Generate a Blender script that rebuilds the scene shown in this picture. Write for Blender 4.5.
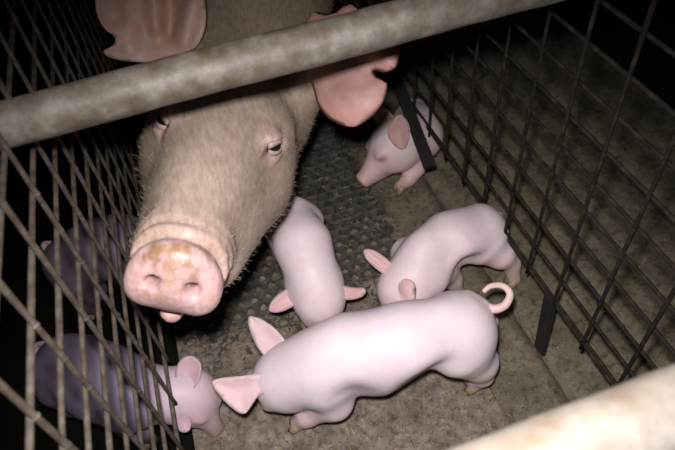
import bpy, bmesh, math, random
import numpy as np
from mathutils import Vector, Matrix, noise as mnoise

for o in list(bpy.data.objects): bpy.data.objects.remove(o)
S = bpy.context.scene
COL = S.collection
random.seed(4); RNG = np.random.default_rng(4)

# ------------------------------------------------------------------ camera, light, exposure
FPX = 592.354                                    # focal length in pixels of a 675 px wide frame
CAM_H = 0.90
W = np.array([[0.94239183, -0.29483285, 0.15802288],      # rows: world X, Y, Z in camera axes (right, down, forward)
              [-0.32447483, -0.69084146, 0.64610693],
              [-0.08132479, -0.66016034, -0.74670918]])
cam = bpy.data.objects.new('camera', bpy.data.cameras.new('camera')); COL.objects.link(cam)
cam.data.sensor_width = 22.3; cam.data.lens = FPX / 675 * 22.3
cam.data.clip_start = 0.02
R3 = Matrix(((W[0][0], -W[0][1], -W[0][2]), (W[1][0], -W[1][1], -W[1][2]), (W[2][0], -W[2][1], -W[2][2])))
cam.matrix_world = Matrix.Translation((0, 0, CAM_H)) @ R3.to_4x4()
cam.data.dof.use_dof = True; cam.data.dof.focus_distance = 0.80; cam.data.dof.aperture_fstop = 4.5
S.camera = cam

world = bpy.data.worlds.new('dim_barn_air'); S.world = world; world.use_nodes = True
world.node_tree.nodes['Background'].inputs[0].default_value = (0.9, 0.95, 1.0, 1)
world.node_tree.nodes['Background'].inputs[1].default_value = 0.012

fl = bpy.data.lights.new('flash', 'SPOT')         # the camera's own pop-up flash, just above the lens
fl.energy = 38.0; fl.color = (1.0, 0.985, 1.0); fl.shadow_soft_size = 0.018
fl.spot_size = math.radians(95); fl.spot_blend = 1.0
flash = bpy.data.objects.new('flash', fl); COL.objects.link(flash)
fpos = W @ np.array([-0.02, -0.052, 0.0]) + np.array([0, 0, CAM_H])
flash.location = fpos
aim = Vector((0.11, 0.41, 0.0)) - Vector(fpos)
flash.rotation_euler = aim.to_track_quat('-Z', 'Y').to_euler()

S.view_settings.view_transform = 'Standard'; S.view_settings.look = 'None'
S.view_settings.gamma = 1; S.view_settings.use_curve_mapping = False
S.view_settings.exposure = 0.0

# ------------------------------------------------------------------ helpers
def ray(x, y): return W @ np.array([(x - 337.5) / FPX, (y - 225) / FPX, 1.0])
def at(x, y, z):                                  # the point of height z seen at a pixel of the photograph
    r = ray(x, y); t = (z - CAM_H) / r[2]
    return np.array([r[0] * t, r[1] * t, z])
def far(x, y, d): return ray(x, y) * d + np.array([0, 0, CAM_H])
def nrm(v): v = np.asarray(v, float); return v / np.linalg.norm(v)

def tag(o, label=None, cat=None, group=None, kind=None):
    if label: o['label'] = label
    if cat: o['category'] = cat
    if group: o['group'] = group
    if kind: o['kind'] = kind
    return o
def link(name, me, parent=None, mat=None):
    o = bpy.data.objects.new(name, me); COL.objects.link(o)
    if mat is not None and me is not None and not me.materials: me.materials.append(mat)
    if parent is not None: o.parent = parent
    return o
def empty(name, loc):
    o = bpy.data.objects.new(name, None); COL.objects.link(o); o.location = tuple(loc)
    o.empty_display_size = 0.05
    return o
def adopt(child, parent):                         # parent a mesh modelled in world coordinates
    child.parent = parent
    child.matrix_parent_inverse = Matrix.Translation(-parent.location)
    return child
def mesh_from(name, v, f, smooth=True):
    me = bpy.data.meshes.new(name); me.from_pydata([tuple(map(float, p)) for p in v], [], [tuple(map(int, q)) for q in f])
    me.update()
    if smooth: me.polygons.foreach_set('use_smooth', np.ones(len(me.polygons), bool))
    return me
def tube(pts, rad, n=10, caps=True, jit=0.0):
    """verts, faces of a tube through pts with one radius per point"""
    pts = [np.asarray(p, float) for p in pts]
    if np.isscalar(rad): rad = [rad] * len(pts)
    v, f = [], []
    t0 = nrm(pts[1] - pts[0]); a = np.array([0, 0, 1.0]) if abs(t0[2]) < .9 else np.array([1.0, 0, 0])
    s = nrm(np.cross(t0, a))
    for i, p in enumerate(pts):
        t = nrm(pts[min(i + 1, len(pts) - 1)] - pts[max(i - 1, 0)])
        s = nrm(s - t * (s @ t)); b = np.cross(t, s)
        for k in range(n):
            an = 2 * math.pi * k / n
            r = rad[i] * (1 + jit * random.uniform(-1, 1))
            v.append(p + r * (math.cos(an) * s + math.sin(an) * b))
    for i in range(len(pts) - 1):
        for k in range(n):
            f.append((i * n + k, i * n + (k + 1) % n, (i + 1) * n + (k + 1) % n, (i + 1) * n + k))
    if caps:
        f.append(tuple(range(n - 1, -1, -1))); f.append(tuple(range((len(pts) - 1) * n, len(pts) * n)))
    return v, f
def tube_mesh(name, pts, rad, n=10, jit=0.0):
    v, f = tube(pts, rad, n, True, jit); return mesh_from(name, v, f)
def catmull(P, m=8):
    P = [np.asarray(p, float) for p in P]; Q = [2 * P[0] - P[1]] + P + [2 * P[-1] - P[-2]]
    out = []
    for i in range(1, len(Q) - 2):
        for k in range(m):
            t = k / m
            out.append(.5 * (2 * Q[i] + (Q[i + 1] - Q[i - 1]) * t + (2 * Q[i - 1] - 5 * Q[i] + 4 * Q[i + 1] - Q[i + 2]) * t * t
                             + (3 * Q[i] - Q[i - 1] - 3 * Q[i + 1] + Q[i + 2]) * t ** 3))
    out.append(P[-1]); return out
def box_mesh(name, x0, x1, y0, y1, z0, z1, bev=0.0, seg=1):
    bm = bmesh.new(); bmesh.ops.create_cube(bm, size=1)
    for v in bm.verts:
        v.co = Vector((x0 if v.co.x < 0 else x1, y0 if v.co.y < 0 else y1, z0 if v.co.z < 0 else z1))
    if bev: bmesh.ops.bevel(bm, geom=bm.edges[:], offset=bev, segments=seg, affect='EDGES')
    me = bpy.data.meshes.new(name); bm.to_mesh(me); bm.free(); return me

# ------------------------------------------------------------------ materials
def mat_new(name):
    m = bpy.data.materials.new(name); m.use_nodes = True
    nt = m.node_tree; return m, nt, nt.nodes, nt.links, nt.nodes['Principled BSDF']
def n_noise(N, L, scale, detail=4, rough=.6, coord='Object', src=None, stretch=None):
    tc = N.new('ShaderNodeTexCoord'); no = N.new('ShaderNodeTexNoise')
    no.inputs['Scale'].default_value = scale; no.inputs['Detail'].default_value = detail; no.inputs['Roughness'].default_value = rough
    out = tc.outputs[coord]
    if stretch:
        mp = N.new('ShaderNodeMapping'); mp.inputs['Scale'].default_value = stretch; L.new(out, mp.inputs[0]); out = mp.outputs[0]
    L.new(out, no.inputs['Vector']); return no.outputs['Fac']
def n_ramp(N, L, fac, stops):
    r = N.new('ShaderNodeValToRGB'); e = r.color_ramp.elements
    e[0].position, e[0].color = stops[0][0], (*stops[0][1], 1)
    e[1].position, e[1].color = stops[-1][0], (*stops[-1][1], 1)
    for p, c in stops[1:-1]:
        k = e.new(p); k.color = (*c, 1)
    L.new(fac, r.inputs[0]); return r.outputs[0]
def n_mix(N, L, fac, a, b, mode='MIX'):
    m = N.new('ShaderNodeMix'); m.data_type = 'RGBA'; m.blend_type = mode
    for sock, val in ((m.inputs[0], fac), (m.inputs[6], a), (m.inputs[7], b)):
        if hasattr(val, 'is_output'): L.new(val, sock)
        elif isinstance(val, tuple): sock.default_value = (*val, 1)
        else: sock.default_value = val
    return m.outputs[2]
def n_bump(N, L, h, strength, dist, P, prev=None):
    b = N.new('ShaderNodeBump'); b.inputs['Strength'].default_value = strength; b.inputs['Distance'].default_value = dist
    L.new(h, b.inputs['Height'])
    if prev is not None: L.new(prev, b.inputs['Normal'])
    L.new(b.outputs[0], P.inputs['Normal']); return b.outputs[0]

def skin_mat(name, rough=.5, sss=.25, mott=(.93, 1.05), hairy=0.0, tone=(.9, .8, .75), vary=None):
    m, nt, N, L, P = mat_new(name)
    at_ = N.new('ShaderNodeVertexColor'); at_.layer_name = 'Col'
    n1 = n_noise(N, L, 9, 4); g = n_ramp(N, L, n1, [(.3, (mott[0],) * 3), (.7, (mott[1],) * 3)])
    c = n_mix(N, L, 1.0, at_.outputs[0], g, 'MULTIPLY')
    n2 = n_noise(N, L, 70, 3); g2 = n_ramp(N, L, n2, [(.35, tone), (.62, (1, 1, 1))])
    c = n_mix(N, L, .5, c, g2, 'MULTIPLY')
    if hairy:
        n4 = n_noise(N, L, 160, 2, .6, stretch=(1.3, .25, 1.0))
        g4 = n_ramp(N, L, n4, [(.38, (.72, .66, .56)), (.6, (1.08, 1.08, 1.06))])
        c = n_mix(N, L, hairy, c, g4, 'MULTIPLY')
    L.new(c, P.inputs['Base Color'])
    mr = N.new('ShaderNodeMapRange'); mr.inputs[3].default_value = .34; mr.inputs[4].default_value = rough
    L.new(at_.outputs[1], mr.inputs[0]); L.new(mr.outputs[0], P.inputs['Roughness'])
    P.inputs['Subsurface Weight'].default_value = sss
    P.inputs['Subsurface Radius'].default_value = (1.0, .35, .25); P.inputs['Subsurface Scale'].default_value = .006
    P.inputs['Specular IOR Level'].default_value = .35
    b = n_bump(N, L, n_noise(N, L, 330, 2, .5), .25, .0012, P)
    n_bump(N, L, n_noise(N, L, 38, 3, .5), .18, .004, P, b)
    return m
M_PIGLET = skin_mat('piglet_skin', .5, .3, (.93, 1.03), 0, (.95, .9, .9))
M_SOW = skin_mat('sow_skin', .55, .15, (.86, 1.06), .55, (.86, .78, .68))
M_EAR = skin_mat('ear_skin', .5, .35, (.92, 1.05), 0, (.92, .82, .8))

def plain(name, col, rough=.5, spec=.5, coat=0):
    m, nt, N, L, P = mat_new(name)
    n = n_noise(N, L, 120, 3); c = n_ramp(N, L, n, [(.3, tuple(x * .8 for x in col)), (.7, tuple(min(1, x * 1.15) for x in col))])
    L.new(c, P.inputs['Base Color']); P.inputs['Roughness'].default_value = rough
    P.inputs['Specular IOR Level'].default_value = spec; P.inputs['Coat Weight'].default_value = coat
    return m
M_EYE = plain('wet_dark_eye', (.012, .009, .008), .08, .6, 1.0)
M_LID = plain('eyelid_skin', (.36, .255, .235), .5)
M_LASH = plain('pale_lash', (.55, .46, .34), .6)
M_TEAR = plain('tear_stain', (.10, .035, .025), .4)
M_HOOF = plain('hoof_horn', (.34, .25, .16), .5)
M_HAIR = plain('pale_bristle', (.36, .29, .20), .6, .2)
M_BLACK = plain('black_flat_steel', (.018, .017, .016), .6)
M_STRAW = plain('straw', (.27, .21, .13), .7)
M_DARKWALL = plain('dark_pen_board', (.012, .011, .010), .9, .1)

def metal_mat(name, base, rust, pale, rough=.62, sc=40, dusty=.62, spec=.4):
    m, nt, N, L, P = mat_new(name)
    a = n_ramp(N, L, n_noise(N, L, sc, 6, .65), [(.35, rust), (.52, base), (.72, pale)])
    b = n_ramp(N, L, n_noise(N, L, sc * .18, 3), [(.4, (.80, .72, .62)), (dusty, (1.1, 1.08, 1.05))])
    c = n_mix(N, L, .8, a, b, 'MULTIPLY'); L.new(c, P.inputs['Base Color'])
    P.inputs['Roughness'].default_value = rough; P.inputs['Specular IOR Level'].default_value = spec
    n_bump(N, L, n_noise(N, L, sc * 5, 4), .35, .0012, P)
    return m
M_PIPE = metal_mat('worn_grey_pipe', (.155, .136, .118), (.105, .080, .056), (.27, .245, .215), .55, 42)
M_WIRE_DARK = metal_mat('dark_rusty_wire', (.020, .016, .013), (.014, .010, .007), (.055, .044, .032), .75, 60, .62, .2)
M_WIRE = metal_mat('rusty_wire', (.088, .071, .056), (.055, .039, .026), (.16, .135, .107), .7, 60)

def concrete_mat(name, dark, mid, light, sc=14):
    m, nt, N, L, P = mat_new(name)
    a = n_ramp(N, L, n_noise(N, L, sc, 8, .68), [(.28, dark), (.5, mid), (.74, light)])
    s = n_ramp(N, L, n_noise(N, L, 190, 2, .5), [(.60, (1, 1, 1)), (.72, (1.9, 1.7, 1.35))])
    d = n_ramp(N, L, n_noise(N, L, 90, 4, .6), [(.33, (.5, .5, .5)), (.5, (1, 1, 1))])
    c = n_mix(N, L, 1, n_mix(N, L, .8, a, s, 'MULTIPLY'), d, 'MULTIPLY')
    L.new(c, P.inputs['Base Color']); P.inputs['Roughness'].default_value = .8; P.inputs['Specular IOR Level'].default_value = .25
    b = n_bump(N, L, n_noise(N, L, 140, 5, .6), .5, .003, P)
    n_bump(N, L, n_noise(N, L, 22, 5, .6), .5, .008, P, b)
    return m
M_CONC = concrete_mat('stained_concrete', (.085, .069, .048), (.165, .137, .096), (.26, .22, .158))
M_DIRT = concrete_mat('trodden_dirt', (.10, .078, .062), (.21, .168, .135), (.36, .295, .24), 24)
M_MAT = concrete_mat('dirty_black_slat', (.045, .041, .035), (.085, .077, .066), (.14, .127, .107), 34)
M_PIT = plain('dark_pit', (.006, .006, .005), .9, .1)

# ------------------------------------------------------------------ setting: floor, walls
ZF = 0.0
# pen side walls and end wall, dark boards far from the flash
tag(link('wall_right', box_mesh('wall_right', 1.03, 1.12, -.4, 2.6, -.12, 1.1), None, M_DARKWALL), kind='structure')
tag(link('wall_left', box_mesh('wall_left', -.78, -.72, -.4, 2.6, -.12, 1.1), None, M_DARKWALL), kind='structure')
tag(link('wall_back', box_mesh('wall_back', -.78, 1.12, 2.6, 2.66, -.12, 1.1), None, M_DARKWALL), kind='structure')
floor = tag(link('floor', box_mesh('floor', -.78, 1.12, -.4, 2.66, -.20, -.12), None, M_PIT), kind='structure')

def rough_slab(name, x0, x1, y0, y1, top, mat, n=(6, 40), amp=.0025, parent=None):
    """a slab whose top surface is uneven and whose edges are worn"""
    nx, ny = n; v, f = [], []
    for j in range(ny + 1):
        for i in range(nx + 1):
            x = x0 + (x1 - x0) * i / nx; y = y0 + (y1 - y0) * j / ny
            e = .004 if i in (0, nx) or j in (0, ny) else 0
            h = mnoise.fractal(Vector((x * 9, y * 9, top * 7 + 3)), 1, 2, 4) * amp
            v.append((x + (random.uniform(-1, 1) * .0012 if e else 0), y, top + h - e))
    k = len(v)
    for j in range(ny + 1):
        for i in range(nx + 1):
            if i in (0, nx) or j in (0, ny): pass
    for j in range(ny):
        for i in range(nx):
            a = j * (nx + 1) + i; f.append((a, a + 1, a + nx + 2, a + nx + 1))
    rim = [i for i in range(nx + 1)] + [j * (nx + 1) + nx for j in range(1, ny + 1)] + [ny * (nx + 1) + i for i in range(nx - 1, -1, -1)] + [j * (nx + 1) for j in range(ny - 1, 0, -1)]
    low = {}
    for r in rim:
        low[r] = len(v); v.append((v[r][0], v[r][1], -.1195))
    for q, r in enumerate(rim):
        s = rim[(q + 1) % len(rim)]; f.append((r, low[r], low[s], s))
    return link(name, mesh_from(name, v, f), parent, mat)
# concrete floor boards lying lengthwise: each its own piece of the floor
for (x0, x1) in ((.301, .409), (.416, .56), (.5605, .80), (.8005, 1.03)):
    rough_slab('concrete_slab', x0, x1, -.4, 2.6, 0.0, M_CONC, (max(4, int((x1 - x0) / .02)), 90), .003, floor)

# perforated black floor mat (a real grid with staggered holes) under the sow and left of her
def perforated(name, x0, x1, y0, y1, pitch, hole, parent):
    v, f = [], []
    ny = int((y1 - y0) / (pitch * .866)); nx = int((x1 - x0) / pitch)
    ring = 6
    for j in range(ny):
        cy = y0 + (j + .5) * pitch * .866
        for i in range(nx):
            cx = x0 + (i + .5 + (.5 if j % 2 else 0)) * pitch
            if cx > x1 - pitch * .45: continue
            b = len(v); tw = random.uniform(-.2, .2); hr = hole * random.uniform(.85, 1.08)
            dz = random.uniform(-.0004, .0004)
            for k in range(ring):                                      # outer hexagon
                a = math.pi / 6 + k * math.pi / 3; r = pitch / 2 / math.cos(math.pi / 6) * 1.01
                v.append((cx + r * math.cos(a), cy + r * math.sin(a), -.0012))
            for k in range(ring):                                      # hole edge, three-cornered
                a = math.pi / 6 + k * math.pi / 3 + tw; r = hr * (1.2 if k % 2 else .86)
                v.append((cx + r * math.cos(a), cy + r * math.sin(a), .0006 + dz))
            for k in range(ring):
                a = math.pi / 6 + k * math.pi / 3 + tw; r = hr * (1.24 if k % 2 else .90)
                v.append((cx + r * math.cos(a), cy + r * math.sin(a), -.02))
            for q in range(2):
                for k in range(ring):
                    k2 = (k + 1) % ring
                    f.append((b + q * 6 + k, b + q * 6 + k2, b + q * 6 + 6 + k2, b + q * 6 + 6 + k))
    o = link(name, mesh_from(name, v, f, False), parent, M_MAT)
    return tag(o, kind='stuff')
mat_t = perforated('perforated_flooring', -.166, .300, .10, 2.0, .0255, .0075, floor)
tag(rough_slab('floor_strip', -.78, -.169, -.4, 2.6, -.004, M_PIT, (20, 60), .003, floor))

# ------------------------------------------------------------------ dirt trodden over the front of the mat, and straw
def dirt():
    x0, x1, y0, y1 = -.165, .3, .10, 1.0; nx, ny = 116, 220; v, f = [], []
    for j in range(ny + 1):
        for i in range(nx + 1):
            x = x0 + (x1 - x0) * i / nx; y = y0 + (y1 - y0) * j / ny
            edge = min(1, max(-6, (.58 - y) / .10))
            h = .0035 * edge + .0035 * mnoise.fractal(Vector((x * 16, y * 16, 0)), 1, 2, 5) + .0022 * mnoise.noise(Vector((x * 110, y * 70, 4)))
            h += .0015 * mnoise.noise(Vector((x * 45 + y * 30, y * 12, 9)))
            v.append((x, y, max(h, -.006)))
    for j in range(ny):
        for i in range(nx):
            a = j * (nx + 1) + i
            q = (a, a + 1, a + nx + 2, a + nx + 1)
            if max(v[k][2] for k in q) > -.0059: f.append(q)
    o = link('trodden_dirt', mesh_from('trodden_dirt', v, f), None, M_DIRT)
    tag(o, 'brown trodden dirt caked over the front of the perforated floor', 'dirt', kind='stuff')
dirt()
def straw():
    v, f = [], []
    for i in range(2300):
        x = random.uniform(-.15, 1.0) if i % 4 == 0 else random.uniform(-.15, .33); y = random.uniform(.22, 1.25) if i % 3 == 0 else random.uniform(.22, .62)
        if x < -.1 and y > .7: continue
        a = random.uniform(0, math.pi) if i % 2 else random.gauss(2.3, .5); l = random.uniform(.003, .015) * (1 if x < .33 else .45); r = random.uniform(.0005, .0013)
        d = np.array([math.cos(a), math.sin(a), random.uniform(-.1, .14)]) * l / 2
        zc = .0068 if y < .6 and x < .3 else .0035
        c = np.array([x, y, zc + random.uniform(0, .002)])
        b = len(v); vv, ff = tube([c - d, c + np.array([0, 0, r]), c + d], r, 4)
        v += vv; f += [tuple(q + b for q in t) for t in ff]
    tag(link('straw_bits', mesh_from('straw_bits', v, f), None, M_STRAW), 'short bits of chopped straw strewn over the pen floor', 'straw', kind='stuff')
straw()

# ------------------------------------------------------------------ crate side panels of welded wire
def wire_mesh(name, length, r, knots):
    n = 26; pts = [(0, 0, length * i / n) for i in range(n + 1)]
    v, f = tube(pts, [r * random.uniform(.92, 1.1) for _ in pts], 8, True, .05)
    for k in knots:                                    # lumps of weld where a crossing wire sits
        b = len(v); s = r * random.uniform(.6, 1.1)
        vv, ff = tube([(0, 0, k - s * 1.5), (0, 0, k - s * .6), (0, 0, k + s * .6), (0, 0, k + s * 1.5)], [r * .8, r * 1.22, r * 1.22, r * .8], 8, True, .15)
        v += vv; f += [tuple(q + b for q in t) for t in ff]
    return mesh_from(name, v, f)
WR = .0027
def side_panel(X, label, z0, rows, ys, y0, y1, inner, legs, wire_mat):
    root = empty('wire_mesh_panel', (X, (y0 + y1) / 2, z0)); tag(root, label, 'crate panel', 'wire mesh sides of the crate')
    top = .64
    um = [wire_mesh('upright_wire', top - z0 + .008, WR, [r - z0 + .008 for r in rows if random.random() < .45]) for _ in range(3)]
    for m in um: m.materials.append(wire_mat)
    hm = [wire_mesh('long_wire', y1 - y0, WR, []) for _ in range(3)]
    for m in hm: m.materials.append(wire_mat)
    for i, y in enumerate(ys):
        o = link('upright_wire', um[i % 3]); o.parent = root
        o.location = (inner * WR * 1.6, y - root.location.y + random.uniform(-.001, .001), -.008)
        o.rotation_euler = (random.uniform(-.004, .004), random.uniform(-.003, .003), random.uniform(0, 6))
    for i, z in enumerate(rows):
        o = link('long_wire', hm[i % 3]); o.parent = root
        o.location = (0, y0 - root.location.y, z - z0); o.rotation_euler = (-math.pi / 2, 0, 0)
    bb = mesh_from('bottom_rail', *tube([(0, y0 - root.location.y, 0), (0, 0, 0), (0, y1 - root.location.y, 0)], .0034, 10)); link('bottom_rail', bb, root, wire_mat)
    tp = mesh_from('top_rail', *tube([(0, y0 - root.location.y, top - z0 + .012), (0, y1 - root.location.y, top - z0 + .012)], .014, 14)); link('top_rail', tp, root, M_PIPE)
    for (a, b, w, *nv) in legs:                             # flat steel legs down to the floor
        a = np.array(a); b = np.array(b); d = nrm(b - a); s = nrm(np.cross(d, nv[0] if nv else (1, 0, 0))); t = np.cross(d, s)
        bm = bmesh.new(); vs = []
        for p in (a, a + (b - a) * .5, b):
            for (u, q) in ((-1, -1), (1, -1), (1, 1), (-1, 1)):
                vs.append(bm.verts.new(Vector(p + s * u * w / 2 + t * q * .004 - np.array(root.location))))
        for k in range(2):
            for e in range(4): bm.faces.new((vs[k * 4 + e], vs[k * 4 + (e + 1) % 4], vs[k * 4 + 4 + (e + 1) % 4], vs[k * 4 + 4 + e]))
        bm.faces.new(vs[3::-1]); bm.faces.new(vs[8:12])
        bmesh.ops.recalc_face_normals(bm, faces=bm.faces[:])
        bmesh.ops.bevel(bm, geom=[e for e in bm.edges if e.calc_length() > .03], offset=.0018, segments=2, affect='EDGES')
        me = bpy.data.meshes.new('leg'); bm.to_mesh(me); bm.free(); link('bracket' if nv else 'leg', me, root, M_BLACK)
    return root
XR, XL = .4213, -.166
ZR = .124
rows_r = [ZR + .05 * i for i in range(0, 11)]
ys_r = [.541 + .0745 * k for k in range(-6, 20)]
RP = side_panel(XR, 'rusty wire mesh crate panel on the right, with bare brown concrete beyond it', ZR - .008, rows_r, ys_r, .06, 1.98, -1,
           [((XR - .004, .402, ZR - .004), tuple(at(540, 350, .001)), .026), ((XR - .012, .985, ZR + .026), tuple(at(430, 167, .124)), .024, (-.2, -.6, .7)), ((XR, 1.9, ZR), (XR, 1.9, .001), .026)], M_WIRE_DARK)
rows_l = [.116, .190] + [.243 + .05 * i for i in range(0, 8)]
ys_l = [.2286 + .0745 * k for k in range(-2, 24)]
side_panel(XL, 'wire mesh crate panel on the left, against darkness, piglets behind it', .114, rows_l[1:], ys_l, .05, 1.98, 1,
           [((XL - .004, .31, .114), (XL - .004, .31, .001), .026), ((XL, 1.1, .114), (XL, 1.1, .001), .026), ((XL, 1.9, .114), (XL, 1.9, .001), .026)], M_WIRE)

# ------------------------------------------------------------------ round cross bars over the crate
M_PIPE_LIT = metal_mat('flash_lit_pipe', (.22, .198, .18), (.17, .14, .112), (.31, .288, .268), .5, 26)  # lighter copy of the pipe: flash glare on the near bar put into its colour
def bar(Y, Z, r, label, mat=M_PIPE, bend=0):
    n = 40; x0, x1 = XL - .03, XR + .03
    root_pts = [(x0 + (x1 - x0) * i / n, Y + bend * math.sin(i * .5) * .0006, Z + .0008 * math.sin(i * .37 + Y * 20)) for i in range(n + 1)]
    c = np.array([(x0 + x1) / 2, Y, Z])
    me = tube_mesh('cross_bar', [np.array(p) - c for p in root_pts], [r * (1 + .012 * math.sin(i * 1.7)) for i in range(n + 1)], 28, .008)
    o = link('cross_bar', me, None, mat); o.location = c
    tag(o, label, 'bar', 'cross bars over the crate')
bar(.482, .600, .0205, 'worn grey steel pipe crossing the crate over the forehead of the sow')
bar(.074, .600, .0205, 'blurred flash-bleached steel pipe nearest the camera, in the lower right corner', M_PIPE_LIT)

# ------------------------------------------------------------------ organic bodies: distance field + surface nets
class Field:
    def __init__(s, xs, ys, zs):
        s.ax = [np.asarray(a) for a in (xs, ys, zs)]
        s.F = np.full((len(xs), len(ys), len(zs)), .1)
    def sl(s, lo, hi):
        return tuple(slice(max(0, np.searchsorted(a, l) - 1), min(len(a), np.searchsorted(a, h) + 2)) for a, l, h in zip(s.ax, lo, hi))
    def grid(s, q):
        return s.ax[0][q[0]][:, None, None], s.ax[1][q[1]][None, :, None], s.ax[2][q[2]][None, None, :]
    def comb(s, q, d, k, sub=False):
        A = s.F[q]
        if A.size == 0: return
        if sub: A = -A
        if k > 0:
            h = np.clip(.5 + .5 * (d - A) / k, 0, 1); r = d + (A - d) * h - k * h * (1 - h)
        else: r = np.minimum(A, d)
        s.F[q] = -r if sub else r
    def cone(s, a, b, ra, rb, k=.015, sub=False):
        a = np.asarray(a, float); b = np.asarray(b, float); m = max(k * 1.6, .012)
        q = s.sl(np.minimum(a - ra, b - rb) - m, np.maximum(a + ra, b + rb) + m)
        X, Y, Z = s.grid(q); ba = b - a; L2 = max(ba @ ba, 1e-9)
        t = np.clip(((X - a[0]) * ba[0] + (Y - a[1]) * ba[1] + (Z - a[2]) * ba[2]) / L2, 0, 1)
        d = np.sqrt((X - a[0] - t * ba[0]) ** 2 + (Y - a[1] - t * ba[1]) ** 2 + (Z - a[2] - t * ba[2]) ** 2) - (ra + t * (rb - ra))
        s.comb(q, d, k, sub)
    def ell(s, c, r, B=None, k=.015, sub=False):
        """ellipsoid, B = rows of local axes"""
        c = np.asarray(c, float); r = np.asarray(r, float); B = np.eye(3) if B is None else np.asarray(B)
        ext = np.sqrt(((B * r[:, None]) ** 2).sum(0)); m = max(k * 1.6, .012)
        q = s.sl(c - ext - m, c + ext + m); X, Y, Z = s.grid(q)
        P = [(X - c[0]) * B[i, 0] + (Y - c[1]) * B[i, 1] + (Z - c[2]) * B[i, 2] for i in range(3)]
        k0 = np.sqrt(sum((P[i] / r[i]) ** 2 for i in range(3))); k1 = np.sqrt(sum((P[i] / r[i] ** 2) ** 2 for i in range(3))) + 1e-6
        s.comb(q, k0 * (k0 - 1) / k1, k, sub)
    def chain(s, pts, k=.015):
        for (a, ra), (b, rb) in zip(pts[:-1], pts[1:]): s.cone(a, b, ra, rb, k)
    def nets(s):
        F = s.F; I = F < 0; n = F.shape
        cnt = np.zeros(tuple(x - 1 for x in n), np.int8)
        offs = [(i, j, k) for i in (0, 1) for j in (0, 1) for k in (0, 1)]
        for o in offs: cnt += I[o[0]:n[0] - 1 + o[0], o[1]:n[1] - 1 + o[1], o[2]:n[2] - 1 + o[2]]
        C = np.argwhere((cnt > 0) & (cnt < 8)); idx = -np.ones(cnt.shape, np.int64); idx[tuple(C.T)] = np.arange(len(C))
        acc = np.zeros((len(C), 3)); num = np.zeros(len(C))
        val = {o: F[C[:, 0] + o[0], C[:, 1] + o[1], C[:, 2] + o[2]] for o in offs}
        for a in offs:
            for ax in range(3):
                if a[ax]: continue
                b = list(a); b[ax] = 1; b = tuple(b); va, vb = val[a], val[b]
                m = (va < 0) != (vb < 0); t = np.where(m, va / np.where(m, va - vb, 1), 0)
                for d in range(3):
                    base = s.ax[d][C[:, d] + a[d]]
                    p = base + t * (s.ax[d][np.minimum(C[:, d] + 1, n[d] - 1)] - base) if d == ax else base
                    acc[:, d] += np.where(m, p, 0)
                num += m
        V = acc / num[:, None]; quads = []
        for ax in range(3):
            u, w = (ax + 1) % 3, (ax + 2) % 3
            s0 = [slice(None)] * 3; s1 = [slice(None)] * 3; s0[ax] = slice(0, -1); s1[ax] = slice(1, None)
            E = np.argwhere(I[tuple(s0)] != I[tuple(s1)])
            E = E[(E[:, u] > 0) & (E[:, w] > 0) & (E[:, u] < n[u] - 1) & (E[:, w] < n[w] - 1)]
            flip = I[tuple(E.T)]
            def at_(du, dw):
                c = E.copy(); c[:, u] -= du; c[:, w] -= dw; return idx[tuple(c.T)]
            Q = np.stack([at_(1, 1), at_(0, 1), at_(0, 0), at_(1, 0)], 1)
            Q[~flip] = Q[~flip][:, ::-1]; quads.append(Q)
        Q = np.concatenate(quads); Q = Q[(Q >= 0).all(1)]
        return V, Q
def smooth_verts(V, Q, it=2, lam=.5):
    for _ in range(it):
        A = np.zeros_like(V); c = np.zeros(len(V))
        for a in range(4):
            b = (a + 1) % 4
            np.add.at(A, Q[:, a], V[Q[:, b]]); np.add.at(A, Q[:, b], V[Q[:, a]]); np.add.at(c, Q[:, a], 1); np.add.at(c, Q[:, b], 1)
        V = V + lam * (A / np.maximum(c, 1)[:, None] - V)
    return V
def field_mesh(name, V, Q, colfn=None):
    me = bpy.data.meshes.new(name)
    me.vertices.add(len(V)); me.vertices.foreach_set('co', V.astype(np.float32).ravel())
    me.loops.add(len(Q) * 4); me.loops.foreach_set('vertex_index', Q.astype(np.int32).ravel())
    me.polygons.add(len(Q)); me.polygons.foreach_set('loop_start', np.arange(0, len(Q) * 4, 4, dtype=np.int32)); me.polygons.foreach_set('loop_total', np.full(len(Q), 4, np.int32))
    me.update(calc_edges=True); me.validate()
    me.polygons.foreach_set('use_smooth', np.ones(len(me.polygons), bool))
    if colfn is not None: set_col(me, colfn(V))
    return me
def set_col(me, c):
    ca = me.color_attributes.new('Col', 'FLOAT_COLOR', 'POINT')
    n = len(me.vertices); c = np.asarray(c)
    if c.shape[-1] == 3: c = np.concatenate([np.broadcast_to(c, (n, 3)), np.ones((n, 1))], 1)
    ca.data.foreach_set('color', c.astype(np.float32).ravel())
def sm(x, a, b):
    t = np.clip((x - a) / (b - a), 0, 1); return t * t * (3 - 2 * t)
def lerp(c, col, w): return c + (np.asarray(col) - c) * np.clip(w, 0, 1)[:, None]

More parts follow.
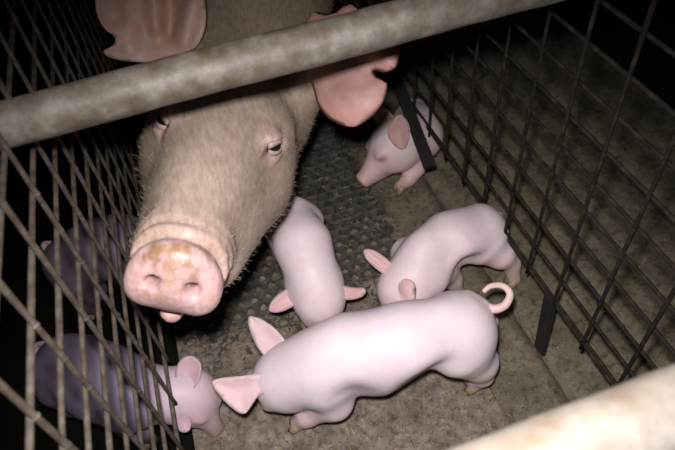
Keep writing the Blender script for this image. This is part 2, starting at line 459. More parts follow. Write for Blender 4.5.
def ear_sheet(name, base, tip, nor, width, cup=.35, curl=.0, thick=.0028, nu=14, nv=18, shape=None, col_in=(.72, .46, .44), col_rim=(.78, .55, .52), base_w=.62, col_base=None):
    """a curved ear: a two-sided sheet narrowing to a rounded tip; nor = the way the hollow faces"""
    base = np.asarray(base, float); tip = np.asarray(tip, float); ax = tip - base; Ln = np.linalg.norm(ax); e = ax / Ln
    n = nrm(np.asarray(nor, float) - e * (np.asarray(nor, float) @ e)); s = np.cross(e, n)
    V, col, F = [], [], []
    def hw(t):
        prof = shape or [(0, base_w), (.18, .86), (.38, 1.0), (.6, .88), (.8, .56), (.93, .27), (1, .03)]
        return np.interp(t, [p[0] for p in prof], [p[1] for p in prof]) * width / 2
    for side in (1, -1):
        for j in range(nv + 1):
            t = j / nv; t = 1 - (1 - t) ** 1.15
            for i in range(nu + 1):
                u = -1 + 2 * i / nu; w = hw(t)
                ed = (1 - abs(u) ** 6) * (1 - t ** 12)
                c = base + e * (Ln * t) + s * (u * w) + n * (cup * w * (u * u - .35) * (1 - .35 * t) + curl * Ln * t * t)
                c = c + n * side * thick * .5 * ed * (1.5 - t * .8)
                V.append(c)
                k = lerp(np.array([col_in]), col_rim, np.array([max(abs(u) ** 3, t ** 4) if side == 1 else .8]))[0]
                if col_base is not None: k = k + (np.array(col_base) - k) * max(0, 1 - t / .25)
                col.append(k)
    m = (nu + 1) * (nv + 1)
    for j in range(nv):
        for i in range(nu):
            a = j * (nu + 1) + i; F.append((a, a + 1, a + nu + 2, a + nu + 1)); b = a + m; F.append((b, b + nu + 1, b + nu + 2, b + 1))
    for j in range(nv):
        a = j * (nu + 1); F.append((a, a + nu + 1, a + nu + 1 + m, a + m)); a += nu; F.append((a, a + m, a + nu + 1 + m, a + nu + 1))
    for i in range(nu):
        a = nv * (nu + 1) + i; F.append((a, a + 1, a + 1 + m, a + m))
    me = mesh_from(name, V, F)
    bm = bmesh.new(); bm.from_mesh(me); bmesh.ops.recalc_face_normals(bm, faces=bm.faces[:]); bm.to_mesh(me); bm.free()
    me.polygons.foreach_set('use_smooth', np.ones(len(me.polygons), bool))
    set_col(me, np.array(col)); me.materials.append(M_EAR); return me

def frame(F, Uhint):
    F = nrm(F); U = np.asarray(Uhint, float); U = nrm(U - F * (U @ F)); Rr = np.cross(F, U); return np.stack([Rr, F, U])   # rows: right, forward, up
def hoof_pair(p, r, d):
    """cloven hoof: two small toes, pointing forward along d"""
    v, f = [], []
    d = nrm([d[0], d[1], 0]); s = np.array([-d[1], d[0], 0])
    for q in (-1, 1):
        c = np.array(p) + s * q * r * .52
        top = c + np.array([0, 0, r * 1.5]); mid = c + d * r * .35 + np.array([0, 0, r * .8]); bot = c + d * r * .75; bot[2] = .0015
        vv, ff = tube([top, mid, bot], [r * .42, r * .56, r * .5], 8); b = len(v); v += vv; f += [tuple(x + b for x in t) for t in ff]
    return v, f

def flap(name, outline, P, n, depth, bump, thick=.006, col=None, mat=M_EAR):
    """a big ear: its outline (pixels of the photograph) laid out on the ear's own plane, then bent"""
    P = np.asarray(P, float); n = nrm(n)
    pts = []
    for (x, y) in outline:
        r = ray(x, y); t = ((P - CAMP) @ n) / (r @ n); pts.append(CAMP + r * t)
    e1 = nrm(np.cross(n, (0, 0, 1))); e2 = np.cross(n, e1)
    q2 = np.array([((p - P) @ e1, (p - P) @ e2) for p in pts])
    # round the outline off a little
    for _ in range(2):
        q2 = np.concatenate([np.stack([q2 * .75 + np.roll(q2, -1, 0) * .25, q2 * .25 + np.roll(q2, -1, 0) * .75], 1)]).reshape(-1, 2)
    lo, hi = q2.min(0), q2.max(0); h = .0055
    bm = bmesh.new()
    loop = [bm.verts.new((a, b, 0)) for a, b in q2]
    bm.faces.new(loop)
    bmesh.ops.triangulate(bm, faces=bm.faces[:])
    for _ in range(4):
        es = [e for e in bm.edges if e.calc_length() > h * 1.6]
        if not es: break
        bmesh.ops.subdivide_edges(bm, edges=es, cuts=1); bmesh.ops.triangulate(bm, faces=[f for f in bm.faces if len(f.verts) > 3])
    bmesh.ops.beautify_fill(bm, faces=bm.faces[:], edges=[e for e in bm.edges if not e.is_boundary])
    B2 = q2
    seg = np.roll(B2, -1, 0) - B2
    def edge_d(p):
        w = p - B2; t = np.clip((w * seg).sum(1) / ((seg ** 2).sum(1) + 1e-12), 0, 1); return np.sqrt(((w - seg * t[:, None]) ** 2).sum(1).min())
    V = [np.array(v.co[:2]) for v in bm.verts]; F = [[v.index for v in f.verts] for f in bm.faces]
    bm.verts.index_update(); F = [[v.index for v in f.verts] for f in bm.faces]
    bnd = [(e.verts[0].index, e.verts[1].index) for e in bm.edges if e.is_boundary]
    bm.free(); N_ = len(V); out = []; D = [edge_d(p) for p in V]
    for sgn in (1, -1):
        for p, d in zip(V, D):
            z = bump(p[0], p[1], d); th = thick * .5 * min(1, (d / .012)) ** .5
            out.append(P + e1 * p[0] + e2 * p[1] + n * (z + sgn * th))
    FF = [tuple(f) for f in F] + [tuple(i + N_ for i in reversed(f)) for f in F] + [(a, b, b + N_, a + N_) for a, b in bnd]
    me = mesh_from(name, out, FF)
    bm = bmesh.new(); bm.from_mesh(me); bmesh.ops.remove_doubles(bm, verts=bm.verts, dist=.0002); bmesh.ops.recalc_face_normals(bm, faces=bm.faces[:]); bm.to_mesh(me); bm.free()
    me.polygons.foreach_set('use_smooth', np.ones(len(me.polygons), bool))
    cc = np.array([col(v.co) for v in me.vertices]) if col else np.array([.6, .38, .35])
    set_col(me, cc); me.materials.append(mat); return me
def fbm(p, s): return mnoise.fractal(Vector(p) * s, 1, 2, 4)

def pig_ear(outline, P, n, cup=.010, col=(.72, .47, .47), rim=(.78, .56, .55)):
    def bump(a, b, d): return -cup * (1 - math.exp(-d / .012))
    return flap('ear', outline, P, n, 0, bump, .0034, lambda co: tuple(np.array(col) * (1 + .07 * mnoise.noise(co * 60))))
PALE = np.array([.84, .70, .735]); DIRTY = np.array([.42, .31, .22])
def piglet(label, base, spine, head, legs, ears, tail=None, extra=(), res=.0040, scale=1.0, eyes=True, tint=(1, 1, 1), dirt_z=.03, hooves=True, body_shade=None):
    """spine: [(P, r)], head: (skull centre, forward, up), legs: [[(P, r), ...]] in world space"""
    root = empty('piglet', base); tag(root, label, 'piglet', 'piglets around the sow')
    hc, hf, hu = np.asarray(head[0], float), head[1], head[2]; B = frame(hf, hu); hs = scale
    hp = lambda s, f, u: hc + (B[0] * s + B[1] * f + B[2] * u) * hs
    allp = [(np.asarray(p, float), r) for p, r in spine] + [(np.asarray(p, float), r) for l in legs for p, r in l] + [(hc, .06 * hs), (hp(0, .1, -.02), .035 * hs)]
    lo = np.min([p - r for p, r in allp], 0) - .02; hi = np.max([p + r for p, r in allp], 0) + .02
    fld = Field(*[np.arange(lo[i], hi[i], res) for i in range(3)])
    fld.chain(spine, .03)
    for kind in extra:
        if kind[0] == 'ell': fld.ell(kind[1], kind[2], None, kind[3] if len(kind) > 3 else .03)
        elif kind[0] == 'cut': fld.ell(kind[1], kind[2], None, kind[3], True)
        else: fld.cone(*kind[1:])
    # head: skull, cheeks, muzzle, jaw and the flat snout disc
    fld.ell(hc, np.array([.046, .054, .046]) * hs, B, .03)
    for q in (-1, 1): fld.ell(hp(q * .024, .012, -.018), np.array([.026, .04, .028]) * hs, B, .015)
    fld.cone(hp(0, .02, .004), hp(0, .098, -.014), .036 * hs, .0205 * hs, .02)
    fld.cone(hp(0, .01, -.03), hp(0, .083, -.030), .026 * hs, .012 * hs, .01)
    fld.ell(hp(0, .110, -.013), np.array([.0205, .0075, .0185]) * hs, B, .006)
    for q in (-1, 1):
        fld.ell(hp(q * .0075, .119, -.013), np.array([.0032, .006, .0042]) * hs, B, .002, True)
        fld.ell(hp(q * .031, .046, .016), np.array([.008, .009, .007]) * hs, B, .006, True)
        fld.ell(hp(q * .029, .044, .025), np.array([.009, .013, .006]) * hs, B, .008)
    s0 = np.asarray(spine[-1][0], float); fld.cone(s0, hc, spine[-1][1] * .95, .046 * hs, .035)
    for l in legs: fld.chain(l, .012)
    V, Q = fld.nets(); V = smooth_verts(V, Q, 2)
    def colour(V):
        c = np.tile(PALE, (len(V), 1)); D = (V - hc) / hs; sx, fy, uz = D @ B[0], D @ B[1], D @ B[2]
        c = lerp(c, (.76, .50, .48), .5 * sm(-V[:, 2], -.115, -.06))                   # rosy belly and flanks low down
        c = lerp(c, (.78, .52, .50), sm(fy, .085, .108)); c = lerp(c, (.70, .42, .40), sm(fy, .113, .118) * .6)
        for q in (-1, 1):
            e = np.sqrt((sx - q * .033) ** 2 + (fy - .045) ** 2 + (uz - .018) ** 2); c = lerp(c, (.55, .33, .32), 1 - sm(e, .006, .016))
            e = np.sqrt((sx - q * .0075) ** 2 + (fy - .116) ** 2 + (uz + .013) ** 2); c = lerp(c, (.15, .06, .05), 1 - sm(e, .002, .005))
        c = lerp(c, DIRTY, .75 * (1 - sm(V[:, 2], .006, dirt_z + .025)))
        if body_shade is not None: c = c * lerp(np.ones((len(V), 3)), body_shade, sm(np.sqrt(((V - hc) ** 2).sum(1)), .055, .10))  # shade behind the mesh, multiplied into the body colour away from the head
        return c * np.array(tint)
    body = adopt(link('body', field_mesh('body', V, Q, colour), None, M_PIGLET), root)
    for ei, E in enumerate(ears):
        me = pig_ear(**E) if 'outline' in E else ear_sheet('ear', *E['a'], **{k: v for k, v in E.items() if k != 'a'}); adopt(link('ear', me), root)
    if tail is not None:
        pts = catmull(tail, 8); n = len(pts); me = tube_mesh('tail', pts, [.0075 * (1 - .55 * i / n) if i < n - 1 else .002 for i in range(n)], 10)
        set_col(me, np.array([.78, .56, .52])); adopt(link('tail', me, None, M_PIGLET), root)
    if eyes:
        for q in (-1, 1):
            bm = bmesh.new(); bmesh.ops.create_uvsphere(bm, u_segments=14, v_segments=10, radius=.0062 * hs)
            bmesh.ops.translate(bm, verts=bm.verts, vec=Vector(hp(q * .0315, .0465, .0165))); me = bpy.data.meshes.new('eye'); bm.to_mesh(me); bm.free()
            me.polygons.foreach_set('use_smooth', np.ones(len(me.polygons), bool)); adopt(link('eye', me, None, M_EYE), root)
    if hooves:
        for l in legs:
            p, r = l[-1]; p = np.asarray(p, float)
            d = np.asarray(l[-1][0], float) * 0 + B[1]; v, f = hoof_pair((p[0], p[1], .0), r * 1.12, d); adopt(link('hoof', mesh_from('hoof', v, f), None, M_HOOF), root)
    return root

CAMP = np.array([0, 0, CAM_H])
def tocam(p): return nrm(CAMP - np.asarray(p))

def up(p, z): return np.array([p[0], p[1], z])
def legs4(front, back, ax, sp=.030, skip=(), r=(.031, .020, .0135, .0122)):
    """four standing legs under a front and a back point of the spine; ax = heading"""
    ax = nrm([ax[0], ax[1], 0]); sd = np.array([-ax[1], ax[0], 0]); out = []
    for nm, p, k in (('fl', front, 1), ('fr', front, -1), ('bl', back, 1), ('br', back, -1)):
        if nm in skip: continue
        p = np.asarray(p, float); h = p[2]; b = nm[0] == 'b'
        a = p + sd * k * sp * .8 + np.array([0, 0, -.02])
        kn = up(p + sd * k * sp + ax * (.012 if b else -.006), h * .52); an = up(p + sd * k * sp + ax * (-.014 if b else .006), h * .30); ft = up(p + sd * k * sp + ax * (-.006 if b else .008), .014)
        out.append([(a, r[0] * (1.25 if b else 1)), (kn, r[1] * (1.15 if b else 1)), (an, r[2]), (ft, r[3])])
    return out

# A: the bright piglet in front, seen from above, heading left with its head down
P0 = at(455, 329, .152); P1 = at(405, 344, .152); P2 = at(352, 355, .148); P3 = at(316, 364, .138); hc = at(287, 377, .108)
sn = at(262, 400, .030)
side = nrm([P0[1] - P3[1], P3[0] - P0[0], 0]);  side = side if side[1] < 0 else -side       # towards the camera
fA = at(299, 427, .0); fA2 = fA + np.array([-.01, .10, 0]); hA = at(474, 388, .0); hA2 = hA + np.array([.04, .075, 0])
piglet('bright pink piglet in front with a curled tail, standing side-on across the crate', at(390, 380, 0),
       [(P0, .048), (P1, .0535), (P2, .053), (P3, .042)],
       (hc, sn - hc, (-.5, -.1, .6)),
       [[(P3 + side * .024 + (.01, 0, -.02), .040), (at(334, 401, .082), .027), (at(308, 415, .040), .0165), (fA + (0, 0, .014), .0128)],
        [(P3 - side * .025 + (0, 0, -.03), .034), (P3 - side * .03 + (0, 0, -.08), .022), (fA2 + (0, 0, .05), .0135), (fA2 + (0, 0, .014), .012)],
        [(P0 + side * .020 + (0, 0, -.02), .044), (at(478, 362, .085), .029), (at(483, 375, .052), .0155), (hA + (0, 0, .014), .0130)],
        [(P0 - side * .025 + (0, 0, -.02), .044), (P0 - side * .03 + (.02, 0, -.07), .026), (hA2 + (.02, 0, .05), .0145), (hA2 + (0, 0, .014), .0125)]],
       [dict(outline=[(247, 315), (257, 317), (269, 323), (281, 334), (292, 350), (276, 364), (265, 358), (256, 346), (249, 330)], P=at(275, 345, .150), n=(-.25, -.35, .9), col=(.76, .53, .55)),
        dict(outline=[(209, 381), (224, 377), (244, 376), (262, 372), (279, 381), (274, 394), (259, 394), (251, 407), (244, 416), (232, 409), (219, 396)], P=at(265, 385, .135), n=(-.1, -.55, .8), col=(.76, .51, .53))],
       tail=[at(482, 305, .170), at(494, 309, .174), at(505, 305, .178), at(510, 294, .186), at(503, 286, .192), at(491, 286, .194), at(483, 292, .188)], scale=.86,
       extra=[('ell', at(462, 333, .135), (.046, .053, .058)), ('ell', at(378, 358, .128), (.070, .046, .048)), ('ell', at(324, 374, .128), (.036, .045, .052)), ('cut', at(440, 392, .115), (.05, .03, .045), .035), ('cut', at(356, 416, .12), (.03, .03, .045), .03), ('ell', at(338, 350, .155), (.032, .026, .040), .03), ('cone', at(330, 348, .178), at(440, 318, .186), .012, .012, .035),
              ('cone', at(470, 303, .166), at(484, 306, .170), .016, .008, .014)])

# B: facing us from under the sow's head, nose to the floor
b0 = at(292, 219, .142); b1 = at(303, 246, .146); b2 = at(312, 274, .130); hb = at(319, 297, .100); sb = at(322, 330, .030)
piglet('piglet facing the camera with both ears spread, close beside the snout of the sow', at(303, 270, 0),
       [(b0, .041), (b1, .0425), (b2, .0335)], (hb, sb - hb, (0, -.5, .8)),
       legs4(b2, b0, b2 - b0, .022),
       [dict(outline=[(267, 312), (272, 299), (285, 289), (300, 283), (311, 287), (306, 299), (293, 307), (280, 313)], P=at(304, 290, .118), n=(0, -.6, .8), col=(.70, .42, .44)),
        dict(outline=[(327, 287), (340, 284), (352, 288), (366, 287), (366, 295), (355, 300), (340, 300), (329, 298)], P=at(333, 291, .118), n=(.1, -.6, .8), col=(.70, .42, .44))],
       tail=[b0 + (0, .038, .02), b0 + (0, .055, .03), b0 + (.015, .065, .02)], tint=(.96, .95, .93), scale=.74)

# C: right of the middle, its rump pushed under the right panel
c0 = at(480, 232, .108); c1 = at(450, 243, .114); c2 = at(424, 260, .114); hcc = at(405, 287, .090); sc_ = at(390, 309, .028)
piglet('piglet reaching down behind the bright one, its rump pressed against the right mesh panel', at(440, 270, 0),
       [(c0, .0465), (c1, .0475), (c2, .0375)], (hcc, sc_ - hcc, (-.3, .1, .8)),
       [[(c2 + (.0, -.022, -.02), .034), (at(441, 271, .075), .025), (at(452, 279, .045), .0165), (at(458, 291, .014), .0125)]] + [[(c0 + (.01, -.02, -.02), .040), (at(500, 254, .075), .025), (at(511, 262, .05), .0155), (at(514, 280, .014), .0125)]] + legs4(c2, c0, c2 - c0, .030, skip=('fl', 'fr', 'bl')) + legs4(c2 + (-.01, .02, 0), c0, c2 - c0, .02, skip=('fl', 'bl', 'br')),
       [dict(outline=[(362, 250), (370, 248), (383, 255), (396, 267), (401, 281), (390, 279), (377, 270), (366, 260)], P=at(394, 273, .122), n=(-.3, -.5, .8), col=(.68, .44, .44)),
        dict(outline=[(397, 284), (404, 278), (413, 280), (417, 289), (415, 303), (404, 304), (398, 294)], P=at(408, 282, .138), n=(.3, -.6, .7), col=(.74, .49, .50))],
       extra=[('cut', at(440, 258, .15), (.03, .02, .03), .03), ('cut', at(470, 275, .09), (.03, .03, .03), .03), ('cone', at(425, 240, .145), at(480, 215, .125), .008, .008, .03)],
       tail=[c0 + (.04, .015, .01), c0 + (.05, .02, .0), c0 + (.05, .025, -.02)], dirt_z=.06, tint=(.96, .94, .92), scale=.78)

# D: at the back, standing beside the panel's flat leg, its face in profile
d2 = at(420, 138, .070); d1 = d2 + (.015, .035, -.008); d0 = d2 + (.028, .09, -.020); hd = at(397, 143, .090); sd = at(361, 175, .046)
fD = at(401, 190, .0)
piglet('piglet at the back with its face in profile behind a black flat steel bracket', at(425, 165, 0),
       [(d0, .043), (d1, .043), (d2, .040)], (hd, sd - hd, (.02, .25, .9)),
       [[(d2 + (-.01, -.02, -.01), .028), (at(416, 168, .040), .018), (at(409, 179, .026), .0135), (fD + (0, 0, .014), .012)]] + legs4(d2 + (.0, .03, 0), d0, d2 - d0, .024, skip=('fl',)),
       [dict(outline=[(386, 133), (391, 121), (399, 113), (406, 119), (410, 132), (408, 146), (402, 151), (393, 145)], P=at(403, 142, .130), n=(-.35, -.7, .5), col=(.56, .33, .31)),
        dict(a=(hd + (.0, .030, .03), hd + (-.03, .070, .06), (-.5, -.5, .3), .04), cup=.4, curl=-.05, col_in=(.60, .36, .34))],
       tail=[d0 + (.0, .035, .02), d0 + (.0, .055, .03), d0 + (.01, .065, .02)], tint=(.92, .88, .84), scale=.95)

# E: behind the left panel, its head pushed under it into the crate
e0 = at(68, 366, .110); e1 = at(100, 381, .112); e2 = at(133, 394, .100); he = at(189, 394, .062); se = at(211, 419, .024)
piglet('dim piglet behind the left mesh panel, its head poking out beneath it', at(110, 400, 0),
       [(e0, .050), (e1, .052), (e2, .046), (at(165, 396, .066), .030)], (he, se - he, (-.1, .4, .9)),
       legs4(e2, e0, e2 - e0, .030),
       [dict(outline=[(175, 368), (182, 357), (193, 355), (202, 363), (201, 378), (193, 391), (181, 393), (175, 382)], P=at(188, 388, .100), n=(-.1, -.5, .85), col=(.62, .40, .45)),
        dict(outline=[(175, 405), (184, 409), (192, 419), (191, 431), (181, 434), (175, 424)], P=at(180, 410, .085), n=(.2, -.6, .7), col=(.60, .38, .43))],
       tail=[e0 + (-.035, .025, .015), e0 + (-.04, .04, .02), e0 + (-.03, .05, .01)], tint=(.84, .80, .86), body_shade=(.30, .30, .37), scale=.72)

# F: further back behind the left panel
f0 = at(70, 262, .12); f1 = at(96, 250, .13); f2 = at(122, 242, .12); hf = at(140, 258, .09); sf = at(150, 280, .04)
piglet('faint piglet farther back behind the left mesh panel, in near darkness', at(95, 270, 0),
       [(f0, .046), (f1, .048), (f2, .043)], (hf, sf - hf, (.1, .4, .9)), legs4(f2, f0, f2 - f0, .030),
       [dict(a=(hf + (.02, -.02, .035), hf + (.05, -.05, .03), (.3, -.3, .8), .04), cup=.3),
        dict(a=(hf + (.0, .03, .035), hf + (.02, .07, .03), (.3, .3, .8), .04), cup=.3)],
       tail=[f0 + (-.03, .025, .015), f0 + (-.035, .04, .02), f0 + (-.025, .05, .01)], tint=(.20, .185, .22))  # low tint paints the darkness behind the panel into the skin

# ------------------------------------------------------------------ the sow
EL, ER = far(165, 120, .75), far(272, 145, .78); SN = far(173, 285, .56)
MID = (EL + ER) / 2; HB = frame(SN - MID, (.39, .005, .92))
HB[0] = nrm(ER - EL - HB[1] * ((ER - EL) @ HB[1])); HB[2] = np.cross(HB[1], HB[0])        # right = the photograph's right
HL = np.linalg.norm(SN - MID)                                   # eyes to snout
def hp(s, f, u): return MID + HB[0] * s + HB[1] * f + HB[2] * u
def sow():
    root = empty('sow', (.12, 1.1, 0))
    tag(root, 'huge hairy sow with muddy snout raised toward the camera, filling the crate', 'pig')
    lo, hi = np.array([-.155, .30, -.005]), np.array([.42, 2.0, .90])
    ys = np.concatenate([np.arange(.30, .84, .0044), np.arange(.84, 1.0, .008), np.arange(1.0, 2.0, .016)])
    zs = np.concatenate([np.arange(-.005, .26, .012), np.arange(.26, .60, .0044), np.arange(.60, .92, .014)])
    xs = np.concatenate([np.arange(-.155, .26, .0044), np.arange(.26, .43, .009)])
    g = Field(xs, ys, zs)
    # trunk, neck, legs
    g.chain([(np.array([.13, 1.78, .53]), .19), (np.array([.13, 1.5, .56]), .225), (np.array([.13, 1.22, .57]), .215), (np.array([.125, 1.02, .545]), .17)], .08)
    g.cone((.13, 1.40, .50), (.13, 1.15, .50), .20, .19, .06)
    g.chain([(np.array([.13, 1.12, .54]), .165), (np.array([.148, .96, .425]), .115), (hp(.022, -.13, -.035), .092)], .05)
    for q in (-1, 1):
        g.chain([(np.array([.13 + q * .11, 1.08, .45]), .10), (np.array([.13 + q * .10, 1.13, .28]), .055), (np.array([.13 + q * .085, 1.16, .14]), .035), (np.array([.13 + q * .08, 1.14, .03]), .030)], .03)
        g.chain([(np.array([.13 + q * .11, 1.72, .48]), .15), (np.array([.13 + q * .11, 1.78, .30]), .08), (np.array([.13 + q * .11, 1.84, .19]), .045), (np.array([.13 + q * .11, 1.80, .03]), .038)], .04)
    # head
    g.ell(hp(.016, -.085, -.01), (.074, .11, .080), HB, .04)
    g.ell(hp(.006, -.02, .0), (.080, .080, .058), HB, .03)           # forehead
    g.cone(hp(.006, .0, -.025), hp(.0, HL - .075, -.014), .083, .040, .04)    # muzzle
    g.cone(hp(.002, .06, .0), hp(0, HL - .075, .004), .048, .032, .03)       # bridge of the nose
    g.ell(hp(.060, -.03, -.070), (.050, .10, .070), HB, .04)   # jowls
    g.ell(hp(-.046, -.025, -.06), (.050, .09, .068), HB, .04)
    g.cone(hp(.058, .03, -.055), hp(.036, HL - .085, -.040), .044, .028, .03)
    g.cone(hp(-.028, .03, -.055), hp(-.024, HL - .07, -.040), .044, .026, .03)
    for q in (-1, 1):
        g.ell(hp(.003 + q * .060, -.006, .022), (.026, .034, .018), HB, .02)   # brow
    g.cone(hp(.012, .0, -.09), hp(.006, HL - .075, -.064), .055, .032, .03)     # lower jaw
    g.cone(hp(0, HL - .10, -.064), hp(0.002, HL - .018, -.060), .026, .0125, .012)  # chin and lip tip
    # snout: the collar of folded skin, then the flat disc
    dn = nrm(HB[1] + .22 * HB[2]); du = nrm(HB[2] - dn * (HB[2] @ dn)); DB = np.stack([HB[0], dn, du])
    c = SN - dn * .004
    g.cone(hp(0, HL - .07, -.010), c - dn * .018, .041, .036, .02)
    for k, (off, rr, th) in enumerate(((.030, .0425, .0065), (.045, .0450, .0062), (.061, .0465, .0058))):
        prev = None
        for t in np.linspace(math.radians(-12), math.radians(192), 17):
            p = c - dn * (off + .004 * math.sin(3 * t + k)) + HB[0] * (rr * 1.02 * math.cos(t)) + du * (rr * .98 * math.sin(t) + .001)
            if prev is not None: g.cone(prev, p, th * .8, th * .8, .0045)
            prev = p
    g.ell(c - dn * .010, (.0460, .017, .0410), DB, .004)
    g.ell(c - dn * .002 + du * .003, (.0415, .0120, .0360), DB, .008)
    for q in (-1, 1):
        g.ell(c + HB[0] * q * .0275 - du * .010, (.017, .0115, .020), DB, .012)      # fleshy lower rims
        g.ell(c + HB[0] * q * .0185 + du * .004 + dn * .009, (.0088, .016, .0054), np.stack([nrm(HB[0] * q * .8 - du * .45), dn, nrm(HB[0] * q * .45 + du * .8)]), .004, True)   # nostrils
    g.ell(c - du * .040 - dn * .012, (.032, .010, .006), DB, .006, True)             # mouth line under the disc
    # ear roots
    g.cone(hp(-.045, -.10, .0), far(190, 18, .885), .045, .020, .03)
    g.cone(hp(.075, -.10, -.01), far(326, 62, .785), .045, .024, .03)
    # eye hollows
    V0, _ = g.nets(); eyes = []
    for px_, py_ in ((166, 121), (272, 146)):
        r_ = nrm(ray(px_, py_)); w_ = V0 - CAMP; t_ = w_ @ r_; dd = np.sqrt(np.maximum((w_ ** 2).sum(1) - t_ ** 2, 0))
        t0 = t_[dd < .006].min(); eyes.append(CAMP + r_ * (t0 + .0085))
    for q, e in zip((-1, 1), eyes):
        g.ell(e + HB[0] * q * .010 + HB[1] * .004, (.0145, .018, .0105), HB, .007, True)
        g.ell(e + HB[2] * .013 - HB[1] * .004 - HB[0] * q * .006, (.016, .016, .006), HB, .010)
        g.ell(e - HB[2] * .013 - HB[1] * .002 - HB[0] * q * .003, (.017, .017, .006), HB, .008)
    V, Q = g.nets(); V = smooth_verts(V, Q, 1)
    def colour(V):
        D = V - MID; s, f, u = D @ HB[0], D @ HB[1], D @ HB[2]
        c = np.tile(np.array([.39, .305, .255]), (len(V), 1))
        c = lerp(c, (.29, .23, .17), sm(-f, -.02, .09) * .9)                   # yellowish hairy forehead and neck
        c = lerp(c, (.47, .365, .315), sm(f, .06, .19) * .8)
        c = lerp(c, (.50, .345, .30), sm(f, HL - .085, HL - .03) * .9)           # pink skin above the snout
        c = lerp(c, (.40, .29, .20), sm(-u, .055, .10) * .7)
        for q in (-1, 1):
            r = np.sqrt(((V - eyes[(q + 1) // 2]) ** 2).sum(1)); c = lerp(c, (.50, .345, .33), 1 - sm(r, .016, .036))
        for q, e, d2 in ((-1, eyes[0], far(162, 141, .75)), (1, eyes[1], far(261, 160, .78))):       # tear stains
            a0 = CAMP + nrm(ray(*((167, 124) if q < 0 else (267, 149)))) * np.linalg.norm(e - CAMP); ra = nrm(a0 - CAMP); rb = nrm(d2 - CAMP)
            w_ = V - CAMP; w_ = w_ / np.linalg.norm(w_, axis=1)[:, None]; ab = rb - ra; t_ = np.clip(((w_ - ra) @ ab) / (ab @ ab), 0, 1)
            dd = np.sqrt(((w_ - ra - t_[:, None] * ab) ** 2).sum(1)); near = np.sqrt(((V - e) ** 2).sum(1)) < .05
            c = lerp(c, (.12, .055, .045), near * (1 - sm(dd, .0012, .0042)) * (1 - .5 * t_))
        E = V - c0_; a = E @ dn; b = E @ du; x = E @ HB[0]
        disc = sm(a, -.016, -.010) * (np.hypot(x / .05, b / .045) < 1.15)
        c = lerp(c, (.56, .365, .37), disc)
        mud = np.array([mnoise.fractal(Vector((p[0] * 60, p[1] * 60, p[2] * 60)), 1, 2, 4) for p in V[disc > 0]]) if (disc > 0).any() else np.zeros(0)
        w = np.zeros(len(V)); w[disc > 0] = mud
        c = lerp(c, (.24, .12, .045), disc * np.clip(sm(b, .004, .026) * .8 + .0, 0, 1) * sm(w, -.25, .35) * (np.abs(x) < .034))
        c = lerp(c, (.42, .25, .17), disc * sm(w, .1, .5) * .6 * (np.abs(x) < .024))
        for q in (-1, 1):
            r = np.hypot(x - q * .0185, b - .004); c = lerp(c, (.10, .045, .04), disc * (1 - sm(r, .003, .0065)) * sm(-a, -.006, .0))
        c = lerp(c, (.62, .38, .36), (1 - sm(np.sqrt(((V - lip) ** 2).sum(1)), .012, .022)))
        c = lerp(c, DIRTY * .6, 1 - sm(V[:, 2], .05, .25))
        return np.concatenate([c, 1 - disc[:, None] * .85], 1)      # alpha 1 dry, lower wet
    c0_ = c; lip = hp(0.002, HL - .018, -.060)
    me = field_mesh('body', V, Q, colour); adopt(link('body', me, None, M_SOW), root)
    # eyes with lids and tear marks
    for q, E in ((-1, EL), (1, ER)):
        e = eyes[(q + 1) // 2]; out = nrm(HB[0] * q * .75 + HB[1] * .55 + HB[2] * .3)
        bm = bmesh.new(); bmesh.ops.create_uvsphere(bm, u_segments=20, v_segments=14, radius=.0110)
        bmesh.ops.translate(bm, verts=bm.verts, vec=Vector(e)); m = bpy.data.meshes.new('eye'); bm.to_mesh(m); bm.free()
        m.polygons.foreach_set('use_smooth', np.ones(len(m.polygons), bool)); adopt(link('eye', m, None, M_EYE), root)
        tl = nrm(np.cross(out, HB[2])) * (1 if True else -1); up = np.cross(tl, out); up = up if up @ HB[2] > 0 else -up
        for (nm, sgn, open_) in (('upper_eyelid', 1, .0062), ('lower_eyelid', -1, .0034)):
            # a lid: strip of sphere around the eyeball from its edge outwards
            vv, ff = [], []; nu, nv = 16, 5
            for j in range(nv + 1):
                for i in range(nu + 1):
                    th = -1.25 + 2.5 * i / nu; edge = open_ / .0125 * math.cos(th * 1.2) ** 1
                    lat = edge + (1.25 - edge) * j / nv; lat *= sgn
                    rr = .0115 + .0010 * math.sin(j / nv * math.pi) + (.0006 if j else 0)
                    vv.append(e + rr * (math.cos(lat) * (math.cos(th) * out + math.sin(th) * tl) + math.sin(lat) * up))
            for j in range(nv):
                for i in range(nu): a = j * (nu + 1) + i; ff.append((a, a + 1, a + nu + 2, a + nu + 1))
            m = mesh_from(nm, vv, ff); o = adopt(link(nm, m, None, M_LID), root); md = o.modifiers.new('solid', 'SOLIDIFY'); md.thickness = .0014
    return root, V, Q, me
SOW, SV, SQ, SME = sow()

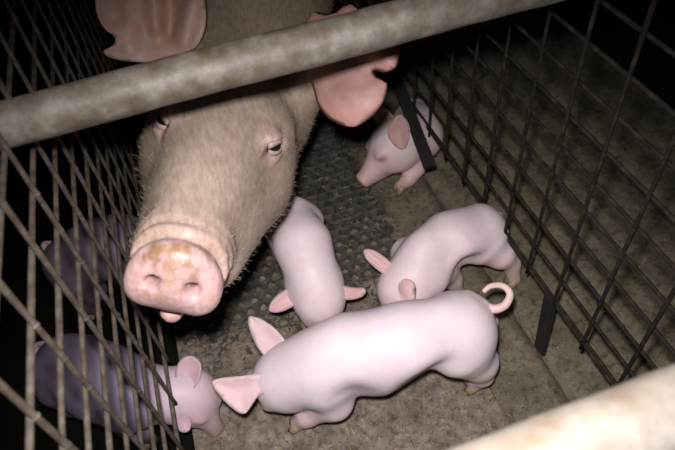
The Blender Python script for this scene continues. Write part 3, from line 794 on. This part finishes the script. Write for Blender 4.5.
# left ear, hollow towards us, with a notch cut out of its edge
PL = far(150, 25, .785); nL = nrm(CAMP - PL + np.array([-.15, 0, .0]))
def plane_seg(P, n, pa, pb):
    e1 = nrm(np.cross(nrm(n), (0, 0, 1))); e2 = np.cross(nrm(n), e1); o = []
    for x, y in (pa, pb):
        r = ray(x, y); p = CAMP + r * (((P - CAMP) @ nrm(n)) / (r @ nrm(n))) - P; o.append((p @ e1, p @ e2))
    a, b = np.array(o[0]), np.array(o[1]); ab = b - a
    def dist(x, y):
        w = np.array([x, y]) - a; t = min(1, max(0, (w @ ab) / (ab @ ab))); return np.linalg.norm(w - ab * t)
    return dist
LR = [(plane_seg(PL, nL, a, b), h, w) for a, b, h, w in (((200, -25), (184, 40), .017, .014), ((168, -25), (167, 34), -.016, .009), ((152, -30), (156, 30), .009, .010), ((125, -30), (130, 50), .006, .012), ((183, -20), (176, 20), -.008, .006))]
def bumpL(a, b, d):
    return -.018 * (1 - math.exp(-d / .02)) + .004 * mnoise.noise(Vector((a * 30, b * 30, 2))) + sum(h * math.exp(-(f(a, b) / w) ** 2) for f, h, w in LR)
me = flap('ear', [(206, -4), (200, -40), (150, -55), (104, -40), (95, -8), (95, 10), (99, 22), (106, 31), (115, 36), (116, 43), (109, 48), (102, 51), (107, 57), (122, 61), (142, 63), (160, 62), (176, 58), (190, 52), (200, 44), (207, 25)],
          PL, nL, 0, bumpL, .007, lambda co: tuple(np.array([.42, .275, .235]) * (1 + .22 * fbm(co, 22)) * (np.array([1, .93, .8]) if fbm(co, 9) > .25 else 1)))
adopt(link('ear', me), SOW)
# right ear, folded forward and hanging, notched at its outer edge
PR = far(350, 85, .73); nR = nrm(nrm(CAMP - PR) - .45 * W[:, 0] - .35 * W[:, 1])
def bumpR(a, b, d): return .020 * (1 - math.exp(-d / .03)) + .003 * mnoise.noise(Vector((a * 30, b * 30, 7)))
me = flap('ear', [(300, 40), (306, 20), (314, 10), (324, 14), (336, 13), (343, 6), (352, 3), (362, 10), (380, 18), (396, 34), (400, 52), (398, 66), (392, 71), (384, 73), (377, 70), (373, 71), (376, 76), (384, 80), (388, 84), (386, 98), (378, 112), (366, 122), (352, 128), (338, 124), (326, 117), (317, 104), (314, 90), (308, 74)],
          PR, nR, 0, bumpR, .007, lambda co: tuple(np.array([.43, .24, .215]) * (1 + .25 * fbm(co, 26))))
adopt(link('ear', me), SOW)

# coarse pale bristles over the head, neck edge and ears' rims
def bristles():
    me = SME; N3 = np.zeros(len(me.vertices) * 3, np.float32); me.vertices.foreach_get('normal', N3); N3 = N3.reshape(-1, 3)
    D = SV - MID; f = D @ HB[1]; ok = np.where((SV[:, 1] < .95) & (f < HL - .03) & (SV[:, 2] > .25))[0]
    v, fc = [], []
    for i in RNG.choice(ok, 7000):
        p = SV[i]; n = N3[i]; lay = -HB[1] * .9 - HB[2] * .1 + RNG.normal(0, .25, 3); lay = lay - n * (lay @ n)
        d = nrm(n * RNG.uniform(.3, .8) + lay); l = RNG.uniform(.005, .012) * (1.3 if (D[i] @ HB[2]) < -.05 else .9)
        s = nrm(np.cross(d, n + RNG.normal(0, .3, 3))); w = .00014
        b = len(v); m = p + d * l * .55 + n * .001; t = p + d * l - n * l * .12
        v += [p - s * w, p + s * w, m + s * w * .8, m - s * w * .8, t]; fc += [(b, b + 1, b + 2, b + 3), (b + 3, b + 2, b + 4)]
    o = adopt(link('bristles', mesh_from('bristles', v, fc), None, M_HAIR), SOW); tag(o, kind='stuff')
bristles()
